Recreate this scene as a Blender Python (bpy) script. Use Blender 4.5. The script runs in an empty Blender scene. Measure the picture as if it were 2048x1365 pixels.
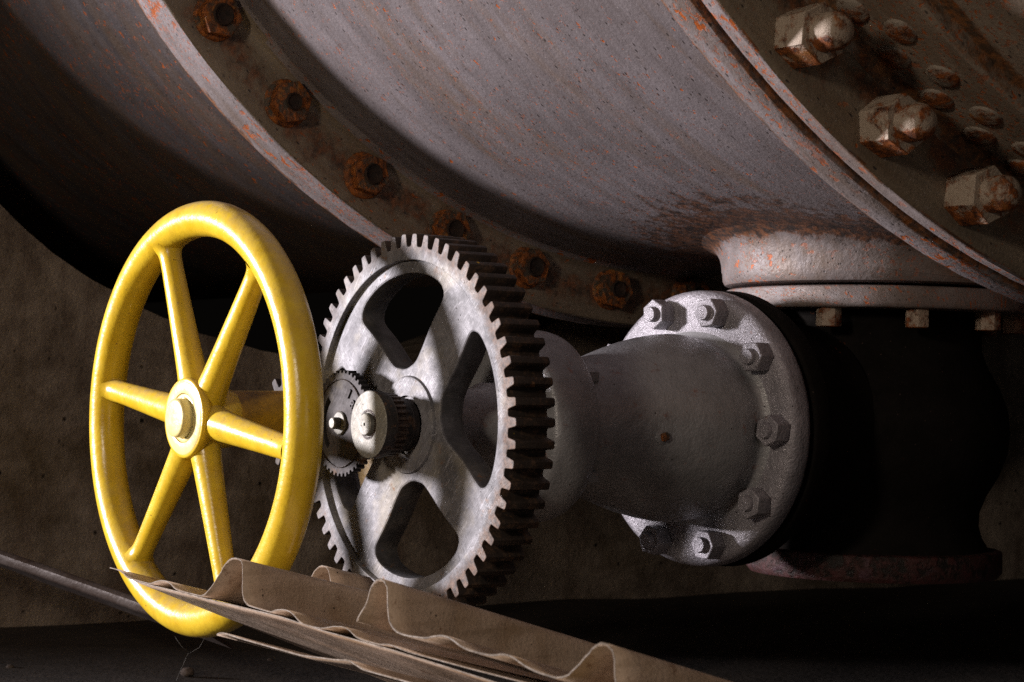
import bpy, bmesh, math, random
from mathutils import Vector, Matrix

random.seed(7)
scene = bpy.context.scene
COL = scene.collection
PI = math.pi
cos, sin, rad = math.cos, math.sin, math.radians

# ------------------------------------------------------------------ camera, light, exposure
# frame: X along the big pipe (towards right/viewer), Y along the valve stem (away), Z up; origin = gear centre
cam_d = bpy.data.cameras.new('camera')
cam = bpy.data.objects.new('camera', cam_d)
COL.objects.link(cam)
cR = Vector((0.5893687, 0.8075497, 0.0225370))
cU = Vector((0.0072355, -0.0331724, 0.9994235))
cF = Vector((-0.8078317, 0.5888659, 0.0253938))
cC = Vector((2.3500342, -1.5330055, 0.0459507))
m = Matrix(((cR.x, cU.x, -cF.x, cC.x), (cR.y, cU.y, -cF.y, cC.y), (cR.z, cU.z, -cF.z, cC.z), (0, 0, 0, 1)))
cam.matrix_world = m
cam_d.lens = 72.488
cam_d.sensor_width = 36
cam_d.clip_start = 0.05
cam_d.clip_end = 200
cam_d.dof.use_dof = True
cam_d.dof.focus_distance = 2.85
cam_d.dof.aperture_fstop = 12.0
scene.camera = cam

w = bpy.data.worlds.new("World")
scene.world = w
w.use_nodes = True
w.node_tree.nodes['Background'].inputs[0].default_value = (0.9, 0.75, 0.62, 1)
w.node_tree.nodes['Background'].inputs[1].default_value = 0.002


def area_light(name, loc, target, size, power, color, spread=None):
    d = bpy.data.lights.new(name, 'AREA')
    d.shape = 'DISK'
    d.size = size
    d.energy = power
    d.color = color
    if spread:
        d.spread = rad(spread)
    o = bpy.data.objects.new(name, d)
    COL.objects.link(o)
    o.location = loc
    o.rotation_euler = (Vector(target) - Vector(loc)).to_track_quat('-Z', 'Y').to_euler()
    return o




def spot_light(name, loc, target, radius, power, color, cone, blend):
    d = bpy.data.lights.new(name, 'SPOT')
    d.shadow_soft_size = radius
    d.energy = power
    d.color = color
    d.spot_size = rad(cone)
    d.spot_blend = blend
    o = bpy.data.objects.new(name, d)
    COL.objects.link(o)
    o.location = loc
    o.rotation_euler = (Vector(target) - Vector(loc)).to_track_quat('-Z', 'Y').to_euler()
    return o


spot_light('key_lamp', (-3.70, -3.62, 0.66), (0.10, 0.1, 0.20), 0.34, 2500, (1.0, 0.945, 0.985), 28, 1.0)
area_light('fill_lamp', (1.50, -3.22, 0.95), (0.1, 0.3, 0.10), 0.40, 33.0, (1.0, 0.85, 0.69))
area_light('side_lamp', (3.70, -0.95, 0.22), (0.1, 0.45, 0.0), 0.28, 3.5, (1.0, 0.93, 0.88))
scene.view_settings.view_transform = 'Standard'
scene.view_settings.look = 'None'
scene.view_settings.exposure = 0.0
scene.view_settings.gamma = 1.0
scene.view_settings.use_curve_mapping = False
scene.render.film_transparent = False
scene.cycles.max_bounces = 6
scene.cycles.diffuse_bounces = 1
scene.cycles.use_denoising = False


# ------------------------------------------------------------------ material helpers
class NT:
    def __init__(s, name):
        s.m = bpy.data.materials.new(name)
        s.m.use_nodes = True
        s.t = s.m.node_tree
        s.n = s.t.nodes
        s.b = s.n['Principled BSDF']

    def node(s, typ, **kw):
        o = s.n.new(typ)
        for k, v in kw.items():
            setattr(o, k, v)
        return o

    def link(s, a, b):
        s.t.links.new(a, b)

    def put(s, sock, v):
        if isinstance(v, (int, float)):
            sock.default_value = v
        elif isinstance(v, (tuple, list)):
            sock.default_value = tuple(v) + ((1,) if len(v) == 3 and len(sock.default_value) == 4 else ())
        else:
            s.link(v, sock)

    def math(s, op, a, b=None, c=None, clamp=False):
        o = s.node('ShaderNodeMath', operation=op, use_clamp=clamp)
        for i, v in enumerate((a, b, c)):
            if v is not None:
                s.put(o.inputs[i], v)
        return o.outputs[0]

    def coords(s, kind='world'):
        if kind == 'world':
            return s.node('ShaderNodeNewGeometry').outputs['Position']
        if kind == 'object':
            return s.node('ShaderNodeTexCoord').outputs['Object']

    def mapping(s, v, scale=(1, 1, 1), loc=(0, 0, 0), turn=0.0):
        if turn:
            q = s.node('ShaderNodeMapping')
            s.link(v, q.inputs[0])
            q.inputs['Rotation'].default_value = (0, turn, 0)
            v = q.outputs[0]
        o = s.node('ShaderNodeMapping')
        s.link(v, o.inputs[0])
        o.inputs['Scale'].default_value = scale
        o.inputs['Location'].default_value = loc
        return o.outputs[0]

    def noise(s, v, scale, detail=4, rough=0.6, dist=0.0):
        o = s.node('ShaderNodeTexNoise')
        s.link(v, o.inputs['Vector'])
        o.inputs['Scale'].default_value = scale
        o.inputs['Detail'].default_value = detail
        o.inputs['Roughness'].default_value = rough
        o.inputs['Distortion'].default_value = dist
        return o.outputs['Fac']

    def voro(s, v, scale, rnd=1.0):
        o = s.node('ShaderNodeTexVoronoi')
        s.link(v, o.inputs['Vector'])
        o.inputs['Scale'].default_value = scale
        o.inputs['Randomness'].default_value = rnd
        return o.outputs['Distance']

    def ramp(s, f, lo, hi, a=0.0, b=1.0):
        o = s.node('ShaderNodeMapRange')
        o.clamp = True
        s.put(o.inputs[0], f)
        o.inputs[1].default_value = lo
        o.inputs[2].default_value = hi
        o.inputs[3].default_value = a
        o.inputs[4].default_value = b
        return o.outputs[0]

    def mix(s, f, a, b):
        o = s.node('ShaderNodeMix', data_type='RGBA')
        s.put(o.inputs[0], f)
        s.put(o.inputs[6], a)
        s.put(o.inputs[7], b)
        return o.outputs[2]

    def bump(s, h, strength=0.3, dist=0.002, prev=None):
        o = s.node('ShaderNodeBump')
        s.put(o.inputs['Height'], h)
        o.inputs['Strength'].default_value = strength
        o.inputs['Distance'].default_value = dist
        if prev is not None:
            s.link(prev, o.inputs['Normal'])
        return o.outputs[0]

    def done(s, color, rough=0.5, metal=0.0, normal=None, spec=None, coat=None):
        s.put(s.b.inputs['Base Color'], color)
        s.put(s.b.inputs['Roughness'], rough)
        s.put(s.b.inputs['Metallic'], metal)
        if normal is not None:
            s.link(normal, s.b.inputs['Normal'])
        if spec is not None:
            s.put(s.b.inputs['Specular IOR Level'], spec)
        if coat is not None:
            s.put(s.b.inputs['Coat Weight'], coat)
            s.b.inputs['Coat Roughness'].default_value = 0.18
        return s.m


RUST_O = (0.42, 0.105, 0.018)
RUST_D = (0.085, 0.026, 0.010)


def rust_col(t, v, k=1.0):
    n = t.noise(v, 70 * k, 5, 0.7)
    return t.mix(t.ramp(n, 0.38, 0.66), RUST_D, RUST_O)


def m_yellow(name='yellow_paint', pale=0.0):
    t = NT(name)
    v = t.coords()
    a = (0.80, 0.55, 0.034) if not pale else (0.86, 0.74, 0.36)
    b = (0.68, 0.43, 0.014) if not pale else (0.80, 0.62, 0.22)
    c = t.mix(t.ramp(t.noise(v, 26, 6, 0.65), 0.35, 0.7), a, b)
    # settled dust on faces that look up
    nz = t.node('ShaderNodeSeparateXYZ')
    t.link(t.node('ShaderNodeNewGeometry').outputs['Normal'], nz.inputs[0])
    d = t.math('MULTIPLY', t.ramp(nz.outputs[2], 0.1, 0.95), t.ramp(t.noise(v, 60, 5, 0.7), 0.3, 0.65))
    c = t.mix(t.math('MULTIPLY', d, 0.75 if not pale else 0.25), c, (0.36, 0.27, 0.17))
    # olive grime speckle
    g = t.ramp(t.noise(v, 420, 3, 0.7), 0.56, 0.74)
    g = t.math('MULTIPLY', g, t.ramp(t.noise(v, 18, 3), 0.42, 0.62))
    c = t.mix(t.math('MULTIPLY', g, 0.75), c, (0.16, 0.10, 0.02))
    c = t.mix(t.ramp(t.noise(t.mapping(v, (30, 30, 9)), 1.0, 6, 0.7), 0.52, 0.74, 0, 0.35 if not pale else 0.15), c, (0.36, 0.20, 0.02))
    # tiny chips to dark metal
    ch = t.math('MULTIPLY', t.ramp(t.voro(v, 75), 0.10, 0.06), t.ramp(t.noise(v, 40, 2), 0.60, 0.63))
    c = t.mix(ch, c, (0.03, 0.02, 0.012))
    wk = t.math('MULTIPLY', t.ramp(t.noise(v, 85, 5, 0.75), 0.655, 0.675), t.ramp(t.noise(v, 12, 2), 0.50, 0.58))
    c = t.mix(wk, c, t.mix(t.noise(v, 150, 2), (0.05, 0.03, 0.018), (0.24, 0.12, 0.05)))
    ch = t.math('MAXIMUM', ch, wk)
    h = t.math('ADD', t.noise(v, 160, 4, 0.6), t.math('MULTIPLY', t.noise(v, 38, 2), 1.6))
    h = t.math('SUBTRACT', h, t.math('MULTIPLY', ch, 1.0))
    return t.done(c, t.ramp(t.noise(v, 55, 4), 0.3, 0.75, 0.22, 0.34), 0.0, t.bump(h, 0.17, 0.0022))


def m_silver(name, base=(0.50, 0.49, 0.50), dark=(0.30, 0.29, 0.29), metal=0.55, rim=False, rust=0.10, rough=(0.44, 0.70), spec=0.36):
    """aluminium paint brushed on cast iron"""
    t = NT(name)
    v = t.coords()
    c = t.mix(t.ramp(t.noise(v, 16, 6, 0.7, 0.6), 0.36, 0.64), base, dark)
    wv = t.node('ShaderNodeMix', data_type='VECTOR')         # strokes of the brush wander a little
    wv.inputs[0].default_value = 0.035
    t.link(v, wv.inputs[4])
    wn = t.node('ShaderNodeTexNoise')
    t.link(v, wn.inputs['Vector'])
    wn.inputs['Scale'].default_value = 9
    t.link(wn.outputs['Color'], wv.inputs[5])
    bv = wv.outputs[1]
    sc = t.noise(t.mapping(bv, (620, 60, 34), turn=0.6), 1.0, 4, 0.65, 0.3)
    sc2 = t.noise(t.mapping(bv, (460, 60, 40), turn=-0.75), 1.0, 4, 0.65, 0.3)
    c = t.mix(t.ramp(sc, 0.54, 0.68, 0, 0.6), c, tuple(q * 0.32 for q in base))
    c = t.mix(t.ramp(sc2, 0.56, 0.70, 0, 0.7), c, tuple(min(1, q * 1.75) for q in base))
    c = t.mix(t.ramp(t.noise(v, 13, 4, 0.6), 0.50, 0.70, 0, 0.45), c, (0.42, 0.36, 0.25))
    # dark pits
    pit = t.math('MULTIPLY', t.ramp(t.voro(v, 120), 0.16, 0.08), t.ramp(t.noise(v, 90, 2), 0.52, 0.60))
    c = t.mix(pit, c, (0.05, 0.045, 0.04))
    mt = metal
    rg = t.ramp(t.noise(v, 24, 5, 0.7), 0.34, 0.66, *rough)
    if rim:
        ob = t.coords('object')
        s3 = t.node('ShaderNodeSeparateXYZ')
        t.link(ob, s3.inputs[0])
        r = t.math('SQRT', t.math('ADD', t.math('MULTIPLY', s3.outputs[0], s3.outputs[0]), t.math('MULTIPLY', s3.outputs[2], s3.outputs[2])))
        # grease and rust creeping from the teeth inwards, more on the +X side
        e = t.ramp(t.math('ADD', r, t.math('MULTIPLY', t.noise(v, 70, 5, 0.7), 0.03)), 0.2440, 0.2560)
        e = t.math('MULTIPLY', e, t.ramp(t.math('ADD', s3.outputs[0], t.math('MULTIPLY', s3.outputs[2], -0.25)), -0.10, 0.12, 0.35, 1.0))
        rc = t.mix(t.ramp(t.noise(v, 130, 5, 0.7), 0.4, 0.62), (0.19, 0.105, 0.062), (0.045, 0.028, 0.018))
        c = t.mix(t.math('MULTIPLY', e, 0.9), c, rc)
        # flanks of the teeth: old black grease
        gn = t.node('ShaderNodeNewGeometry')
        ns = t.node('ShaderNodeSeparateXYZ')
        t.link(gn.outputs['True Normal'], ns.inputs[0])
        fl = t.math('MULTIPLY', t.ramp(t.math('ABSOLUTE', ns.outputs[1]), 0.75, 0.45), t.ramp(r, 0.232, 0.236))
        gc = t.mix(t.ramp(t.noise(v, 60, 6, 0.75), 0.50, 0.72), (0.030, 0.022, 0.018), (0.13, 0.075, 0.045))
        # a few fresh yellow paint dabs
        dab = t.math('MULTIPLY', t.ramp(t.voro(v, 46), 0.12, 0.09), t.ramp(t.noise(v, 23, 1), 0.585, 0.6))
        gc = t.mix(dab, gc, (0.55, 0.33, 0.02))
        c = t.mix(fl, c, gc)
        mt = t.math('MULTIPLY', t.math('SUBTRACT', 1.0, t.math('MAXIMUM', fl, e)), metal)
        rg = t.math('ADD', t.math('MULTIPLY', fl, 0.04), rg)
    else:        # darker colour on the sawn sides of the windows
        gn = t.node('ShaderNodeNewGeometry')
        ns = t.node('ShaderNodeSeparateXYZ')
        t.link(gn.outputs['True Normal'], ns.inputs[0])
        fl = t.math('MULTIPLY', t.ramp(t.math('ABSOLUTE', ns.outputs[1]), 0.6, 0.2), t.ramp(t.noise(v, 30, 4), 0.3, 0.6, 0.6, 0.92))
        c = t.mix(fl, c, tuple(q * 0.16 for q in base))
        mt = t.math('MULTIPLY', t.math('SUBTRACT', 1.0, fl), metal)
    if rust:
        rm = t.ramp(t.noise(v, 42, 6, 0.72), 0.70 - rust, 0.76 - rust)
        rm = t.math('MULTIPLY', rm, t.ramp(t.noise(v, 9, 2), 0.45, 0.6))
        c = t.mix(t.math('MULTIPLY', rm, 0.75), c, (0.20, 0.10, 0.045))
    h = t.math('ADD', t.math('MULTIPLY', t.noise(v, 200, 3, 0.6), 0.35), t.math('MULTIPLY', t.noise(v, 45, 3), 1.6))
    h = t.math('ADD', h, t.math('MULTIPLY', t.math('SUBTRACT', sc2, sc), 0.55))
    h = t.math('SUBTRACT', h, pit)
    return t.done(c, rg, mt, t.bump(h, 0.42, 0.0022), spec=spec)


def m_grey(name, base=(0.30, 0.285, 0.30), dark=(0.21, 0.20, 0.205), metal=0.25, rust=0.07, rough=(0.27, 0.45), strength=0.40, spec=0.5, speck=0.35):
    """hammered grey enamel over castings"""
    t = NT(name)
    v = t.coords()
    c = t.mix(t.ramp(t.noise(v, 22, 6, 0.7), 0.35, 0.7), base, dark)
    c = t.mix(t.ramp(t.noise(v, 500, 2, 0.8), 0.58, 0.7, 0, speck), c, (0.55, 0.52, 0.55))
    st = t.ramp(t.noise(v, 31, 6, 0.75), 0.70 - rust, 0.80 - rust)
    c = t.mix(t.math('MULTIPLY', st, 0.7), c, rust_col(t, v))
    pit = t.math('MULTIPLY', t.ramp(t.voro(v, 95), 0.15, 0.08), t.ramp(t.noise(v, 70, 2), 0.55, 0.62))
    c = t.mix(pit, c, (0.05, 0.035, 0.03))
    h = t.math('ADD', t.noise(v, 210, 4, 0.65), t.math('MULTIPLY', t.noise(v, 48, 3), 1.3))
    h = t.math('SUBTRACT', h, t.math('MULTIPLY', pit, 0.8))
    return t.done(c, t.ramp(t.noise(v, 90, 4), 0.3, 0.7, *rough), metal, t.bump(h, strength, 0.0026), spec=spec)


def m_pipe(name, base=(0.245, 0.213, 0.222), dark=(0.150, 0.126, 0.126), fleck=0.062, stain=0.05, root=None, bolts=None, seams=()):
    """old lilac grey paint, flecks and runs drawn round the pipe"""
    t = NT(name)
    v = t.coords('object')
    s3 = t.node('ShaderNodeSeparateXYZ')
    t.link(v, s3.inputs[0])
    ang = t.math('ARCTAN2', s3.outputs[2], s3.outputs[1])
    rr = t.math('SQRT', t.math('ADD', t.math('MULTIPLY', s3.outputs[1], s3.outputs[1]), t.math('MULTIPLY', s3.outputs[2], s3.outputs[2])))
    cb = t.node('ShaderNodeCombineXYZ')
    t.link(s3.outputs[0], cb.inputs[0])
    t.put(cb.inputs[1], t.math('MULTIPLY', ang, 1.2))
    t.link(rr, cb.inputs[2])
    cy = cb.outputs[0]
    st = t.mapping(cy, (1.0, 0.16, 1.0))
    st2 = t.mapping(cy, (1.0, 0.42, 1.0))
    c = t.mix(t.ramp(t.noise(st, 24, 6, 0.65), 0.36, 0.66), base, dark)
    c = t.mix(t.ramp(t.noise(cy, 5, 4, 0.6), 0.42, 0.68, 0, 0.5), c, dark)
    # brownish runs
    c = t.mix(t.ramp(t.noise(st, 11, 5, 0.7), 0.56 - stain, 0.72 - stain, 0, 0.55), c, (0.17, 0.105, 0.060))
    # grain of the paint
    c = t.mix(t.ramp(t.noise(st2, 240, 3, 0.7), 0.55, 0.72, 0, 0.45), c, (0.12, 0.105, 0.105))
    c = t.mix(t.ramp(t.noise(cy, 330, 2, 0.7), 0.66, 0.74, 0, 0.6), c, (0.52, 0.49, 0.49))
    # orange flecks
    fn = t.noise(t.mapping(cy, (1.0, 0.6, 1.0)), 72, 4, 0.6)
    f = t.math('MULTIPLY', t.ramp(fn, 0.700 - fleck, 0.730 - fleck), t.ramp(t.noise(cy, 6, 4, 0.65), 0.44, 0.56))
    big = t.ramp(t.noise(t.mapping(cy, (1.0, 0.5, 1.0)), 30, 6, 0.7), 0.755 - fleck, 0.785 - fleck)
    f = t.math('MAXIMUM', f, big)
    f2 = t.math('MULTIPLY', t.ramp(t.noise(t.mapping(cy, (1.0, 0.7, 1.0)), 175, 4, 0.65), 0.675 - fleck, 0.72 - fleck), t.ramp(t.noise(cy, 4, 3), 0.42, 0.6))
    fm = t.math('MAXIMUM', f, t.math('MULTIPLY', f2, 0.9))
    c = t.mix(fm, c, t.mix(t.noise(cy, 60, 3), (0.16, 0.04, 0.012), (0.74, 0.17, 0.02)))
    for xs, wd in seams:     # rust creeping out of the joints
        sm = t.ramp(t.math('ABSOLUTE', t.math('SUBTRACT', s3.outputs[0], xs)), wd, 0.0)
        sm = t.ramp(t.math('ADD', t.math('MULTIPLY', sm, 0.42), t.noise(st2, 30, 6, 0.72)), 0.72, 0.86)
        c = t.mix(t.math('MULTIPLY', sm, 0.85), c, t.mix(t.ramp(t.noise(cy, 70, 4, 0.7), 0.42, 0.62), (0.060, 0.030, 0.014), (0.30, 0.105, 0.022)))
    if bolts:     # rust that has run round the bolt circle
        bm_ = t.ramp(t.math('ABSOLUTE', t.math('SUBTRACT', rr, bolts)), 0.062, 0.0)
        bm_ = t.ramp(t.math('ADD', t.math('MULTIPLY', bm_, 0.30), t.noise(v, 19, 6, 0.72)), 0.64, 0.82)
        c = t.mix(t.math('MULTIPLY', bm_, 0.8), c, t.mix(t.ramp(t.noise(v, 60, 4, 0.7), 0.4, 0.65), (0.045, 0.022, 0.014), (0.24, 0.075, 0.022)))
    if root:      # eaten paint round the root of the branch
        rd = t.math('SQRT', t.math('ADD', t.math('MULTIPLY', s3.outputs[0], s3.outputs[0]), t.math('MULTIPLY', s3.outputs[1], s3.outputs[1])))
        rm = t.math('MULTIPLY', t.ramp(rd, *root), t.ramp(s3.outputs[2], 0, -0.5))
        rm = t.ramp(t.math('ADD', t.math('MULTIPLY', rm, 0.34), t.noise(cy, 38, 6, 0.75)), 0.62, 0.74)
        c = t.mix(t.math('MULTIPLY', rm, 0.9), c, t.mix(t.ramp(t.noise(cy, 75, 4, 0.7), 0.42, 0.62), (0.035, 0.024, 0.020), (0.22, 0.085, 0.035)))
        fm = t.math('MAXIMUM', fm, t.math('MULTIPLY', rm, t.noise(cy, 120, 3, 0.7)))
    # dark pits
    pit = t.math('MULTIPLY', t.ramp(t.voro(st2, 125), 0.22, 0.12), t.ramp(t.noise(cy, 60, 2), 0.46, 0.58))
    c = t.mix(pit, c, (0.04, 0.03, 0.028))
    h = t.math('ADD', t.noise(cy, 150, 4, 0.7), t.math('MULTIPLY', t.noise(st2, 34, 3), 1.4))
    h = t.math('SUBTRACT', h, t.math('MULTIPLY', t.math('MAXIMUM', fm, pit), 0.7))
    return t.done(c, t.ramp(t.noise(cy, 40, 4), 0.3, 0.7, 0.42, 0.62), 0.12, t.bump(h, 0.40, 0.003))


def m_rust(name, paint=(0.20, 0.17, 0.15), amount=0.5, bright=1.0):
    t = NT(name)
    v = t.coords()
    r = t.mix(t.ramp(t.noise(v, 95, 6, 0.75), 0.36, 0.62), (0.030, 0.012, 0.008), (0.46 * bright, 0.13 * bright, 0.020))
    r = t.mix(t.ramp(t.noise(v, 40, 4, 0.6), 0.56, 0.70, 0, 0.7), r, (0.50 * bright, 0.22 * bright, 0.05))
    nz = t.node('ShaderNodeSeparateXYZ')
    t.link(t.node('ShaderNodeNewGeometry').outputs['Normal'], nz.inputs[0])
    low = t.ramp(nz.outputs[2], -0.15, -0.75, 0.0, 0.16)
    msk = t.ramp(t.math('ADD', low, t.noise(v, 46, 5, 0.7)), 0.42 + 0.4 * (0.5 - amount), 0.54 + 0.4 * (0.5 - amount))
    c = t.mix(msk, paint, r)
    h = t.math('ADD', t.noise(v, 170, 5, 0.75), t.math('MULTIPLY', msk, 0.6))
    return t.done(c, t.ramp(t.noise(v, 100, 3), 0.3, 0.7, 0.38, 0.75), 0.15, t.bump(h, 0.7, 0.003))


def m_concrete():
    t = NT('concrete')
    v = t.coords()
    c = t.mix(t.ramp(t.noise(v, 7, 8, 0.7), 0.38, 0.62), (0.58, 0.465, 0.37), (0.25, 0.19, 0.15))
    c = t.mix(t.ramp(t.noise(t.mapping(v, (9, 9, 2.2)), 1.0, 6, 0.65), 0.50, 0.72, 0, 0.65), c, (0.15, 0.085, 0.062))
    c = t.mix(t.ramp(t.noise(v, 3.5, 4), 0.52, 0.7, 0, 0.5), c, (0.23, 0.16, 0.075))
    c = t.mix(t.ramp(t.noise(v, 260, 2, 0.8), 0.60, 0.72, 0, 0.5), c, (0.33, 0.29, 0.25))
    pit = t.math('MULTIPLY', t.ramp(t.voro(v, 34), 0.20, 0.10), t.ramp(t.noise(v, 20, 2), 0.54, 0.62))
    c = t.mix(pit, c, (0.02, 0.015, 0.012))
    h = t.math('ADD', t.math('MULTIPLY', t.noise(v, 22, 9, 0.78), 3.4), t.noise(v, 190, 3, 0.7))
    h = t.math('SUBTRACT', h, pit)
    return t.done(c, 0.9, 0, t.bump(h, 0.8, 0.009), spec=0.2)


def m_sheet(name, base=(0.60, 0.455, 0.345), edge=False):
    t = NT(name)
    v = t.coords()
    st = t.mapping(v, (60, 3.0, 60))
    c = t.mix(t.ramp(t.noise(v, 12, 6, 0.65), 0.36, 0.68), base, (base[0] * .72, base[1] * .68, base[2] * .62))
    c = t.mix(t.ramp(t.noise(st, 1.0, 5, 0.6), 0.50, 0.72, 0, 0.5), c, (0.20, 0.125, 0.060))
    c = t.mix(t.ramp(t.noise(v, 6, 3), 0.55, 0.70, 0, 0.55), c, (0.31, 0.175, 0.060))
    c = t.mix(t.ramp(t.noise(v, 340, 3, 0.8), 0.54, 0.70, 0, 0.6), c, (0.15, 0.105, 0.075))
    rm = t.ramp(t.noise(v, 26, 7, 0.75), 0.58, 0.66)
    c = t.mix(t.math('MULTIPLY', rm, t.ramp(t.noise(v, 7, 2), 0.42, 0.6)), c, t.mix(t.noise(v, 90, 3), (0.06, 0.032, 0.018), (0.26, 0.11, 0.035)))
    pit = t.math('MULTIPLY', t.ramp(t.voro(v, 70), 0.12, 0.07), t.ramp(t.noise(v, 50, 2), 0.56, 0.60))
    c = t.mix(pit, c, (0.03, 0.022, 0.018))
    if edge:
        c = t.mix(t.ramp(t.noise(v, 120, 4, 0.7), 0.4, 0.7), (0.26, 0.20, 0.145), (0.11, 0.08, 0.055))  # cut edges coloured darker so they look dim in the key light
    h = t.math('ADD', t.noise(v, 240, 3, 0.7), t.math('MULTIPLY', t.noise(v, 20, 3), 2.0))
    h = t.math('ADD', h, t.math('MULTIPLY', t.noise(v, 9, 2), 6.0))
    return t.done(c, t.ramp(t.noise(v, 30, 4), 0.35, 0.65, 0.42, 0.7), 0.0, t.bump(h, 0.4, 0.0022), spec=0.4)


def m_plain(name, c1, c2, scale=40, rough=0.6, metal=0.0, strength=0.4):
    t = NT(name)
    v = t.coords()
    c = t.mix(t.ramp(t.noise(v, scale, 6, 0.7), 0.35, 0.68), c1, c2)
    h = t.math('ADD', t.noise(v, scale * 4, 4, 0.7), t.noise(v, scale, 3))
    return t.done(c, rough, metal, t.bump(h, strength, 0.003))


M = dict(
    yellow=m_yellow(), pale=m_yellow('glare_yellow_paint', 1.0),  # the paler yellow has the lamp's glare put into its colour
    oldyellow=m_plain('greasy_yellow_paint', (0.55, 0.30, 0.012), (0.16, 0.09, 0.015), 14, 0.45, 0.0, 0.3),
    rimsilver=m_silver('aluminium_paint_gear_rim', (0.27, 0.26, 0.275), (0.11, 0.105, 0.11), 0.16, rim=True), silver=m_silver('aluminium_paint_cast', (0.27, 0.26, 0.275), (0.11, 0.105, 0.11), 0.16),
    cap=m_silver('worn_steel_cap', (0.36, 0.345, 0.305), (0.22, 0.21, 0.185), 0.2, rust=0.05),
    smallsteel=m_silver('oily_gear_steel', (0.10, 0.088, 0.088), (0.035, 0.028, 0.026), 0.1, rust=0.16, rough=(0.5, 0.75), spec=0.25),
    grease=m_plain('black_grease', (0.016, 0.011, 0.009), (0.075, 0.043, 0.026), 60, 0.38, 0.2, 0.6),
    grey=m_grey('grey_enamel', (0.34, 0.335, 0.345), (0.23, 0.225, 0.23), 0.15, 0.10, (0.24, 0.40), 0.5, speck=0.06),
    flange=m_grey('grey_enamel_flange', (0.36, 0.335, 0.365), (0.23, 0.215, 0.23), 0.25, 0.06, (0.26, 0.50), 0.9, speck=0.2),
    darkgrey=m_grey('shade_black_enamel', (0.011, 0.009, 0.008), (0.006, 0.005, 0.004), 0.0, 0.04, (0.7, 0.95), spec=0.05, speck=0.0),  # near-black colour with the deep shade under the pipe painted in
    pipe=m_pipe('lilac_grey_pipe_paint', root=(0.46, 0.29), seams=((.545, .05),)),
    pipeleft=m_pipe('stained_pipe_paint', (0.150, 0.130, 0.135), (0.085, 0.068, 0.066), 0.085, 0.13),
    pipebrown=m_pipe('brown_grey_pipe_paint', (0.36, 0.285, 0.22), (0.22, 0.165, 0.12), 0.105, 0.05, seams=((.80, .03), (.665, .03))),
    rim=m_pipe('flange_rim_paint', (0.32, 0.28, 0.285), (0.20, 0.165, 0.155), 0.115, 0.05, seams=((-.671, .030), (.559, .016), (.612, .012), (.655, .014))),
    face=m_pipe('flange_face_paint', (0.27, 0.215, 0.155), (0.16, 0.12, 0.085), 0.035, 0.06, bolts=1.232),
    nozzle=m_pipe('nozzle_paint', (0.27, 0.235, 0.235), (0.17, 0.138, 0.128), 0.095, 0.04, root=(0.2535, 0.272)),
    rustnut=m_rust('rusty_nut', (0.08, 0.06, 0.042), 0.52, 1.0),
    bignut=m_rust('painted_nut', (0.40, 0.315, 0.24), 0.33, 0.80),
    rustplate=m_rust('shaded_rusty_plate', (0.010, 0.006, 0.004), 0.50, 0.16),  # rust on a near-black base; the shade down there is in the colour
    rivet=m_rust('rivet_paint', (0.26, 0.21, 0.165), 0.16, 0.75),
    concrete=m_concrete(),
    sheet=m_sheet('dusty_brown_sheet'), sheetedge=m_sheet('dimmed_sheet_edge', edge=True),
    floor=m_plain('dirty_floor', (0.060, 0.046, 0.038), (0.026, 0.019, 0.016), 18, 0.85, 0, 0.9),
    hole=m_plain('dark_rust_hole', (0.012, 0.008, 0.006), (0.04, 0.018, 0.01), 60, 0.9),
    web=m_plain('cobweb_silk', (0.22, 0.20, 0.18), (0.12, 0.11, 0.10), 40, 0.8),
    stone=m_plain('grit', (0.16, 0.12, 0.10), (0.08, 0.06, 0.05), 60, 0.9),
    rail=m_plain('dull_steel_rail', (0.11, 0.085, 0.075), (0.05, 0.028, 0.018), 16, 0.5, 0.2, 0.4),
)


# ------------------------------------------------------------------ object helpers
def thing(name, label, cat, loc=(0, 0, 0), rotz=0.0, group=None):
    o = bpy.data.objects.new(name, None)
    COL.objects.link(o)
    o.location = loc
    o.rotation_euler = (0, 0, rotz)
    o.empty_display_size = 0.05
    o['label'] = label
    o['category'] = cat
    if group:
        o['group'] = group
    return o


def finish(me, smooth=35):
    me.polygons.foreach_set('use_smooth', [True] * len(me.polygons))
    if smooth:
        me.set_sharp_from_angle(angle=rad(smooth))
    me.update()


def obj(name, bm, mat, parent=None, smooth=35, loc=None, rot=None):
    me = bpy.data.meshes.new(name)
    bmesh.ops.recalc_face_normals(bm, faces=bm.faces)
    bm.to_mesh(me)
    bm.free()
    finish(me, smooth)
    return link(name, me, mat, parent, loc, rot)


def link(name, me, mat, parent=None, loc=None, rot=None):
    o = bpy.data.objects.new(name, me)
    COL.objects.link(o)
    for mm in (mat if isinstance(mat, (list, tuple)) else [mat]):
        me.materials.append(mm)
    if parent:
        o.parent = parent
    if loc:
        o.location = loc
    if rot:
        o.rotation_euler = rot
    return o


def tag(o, label, cat, group=None, kind=None):
    o['label'] = label
    o['category'] = cat
    if group:
        o['group'] = group
    if kind:
        o['kind'] = kind
    return o


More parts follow.
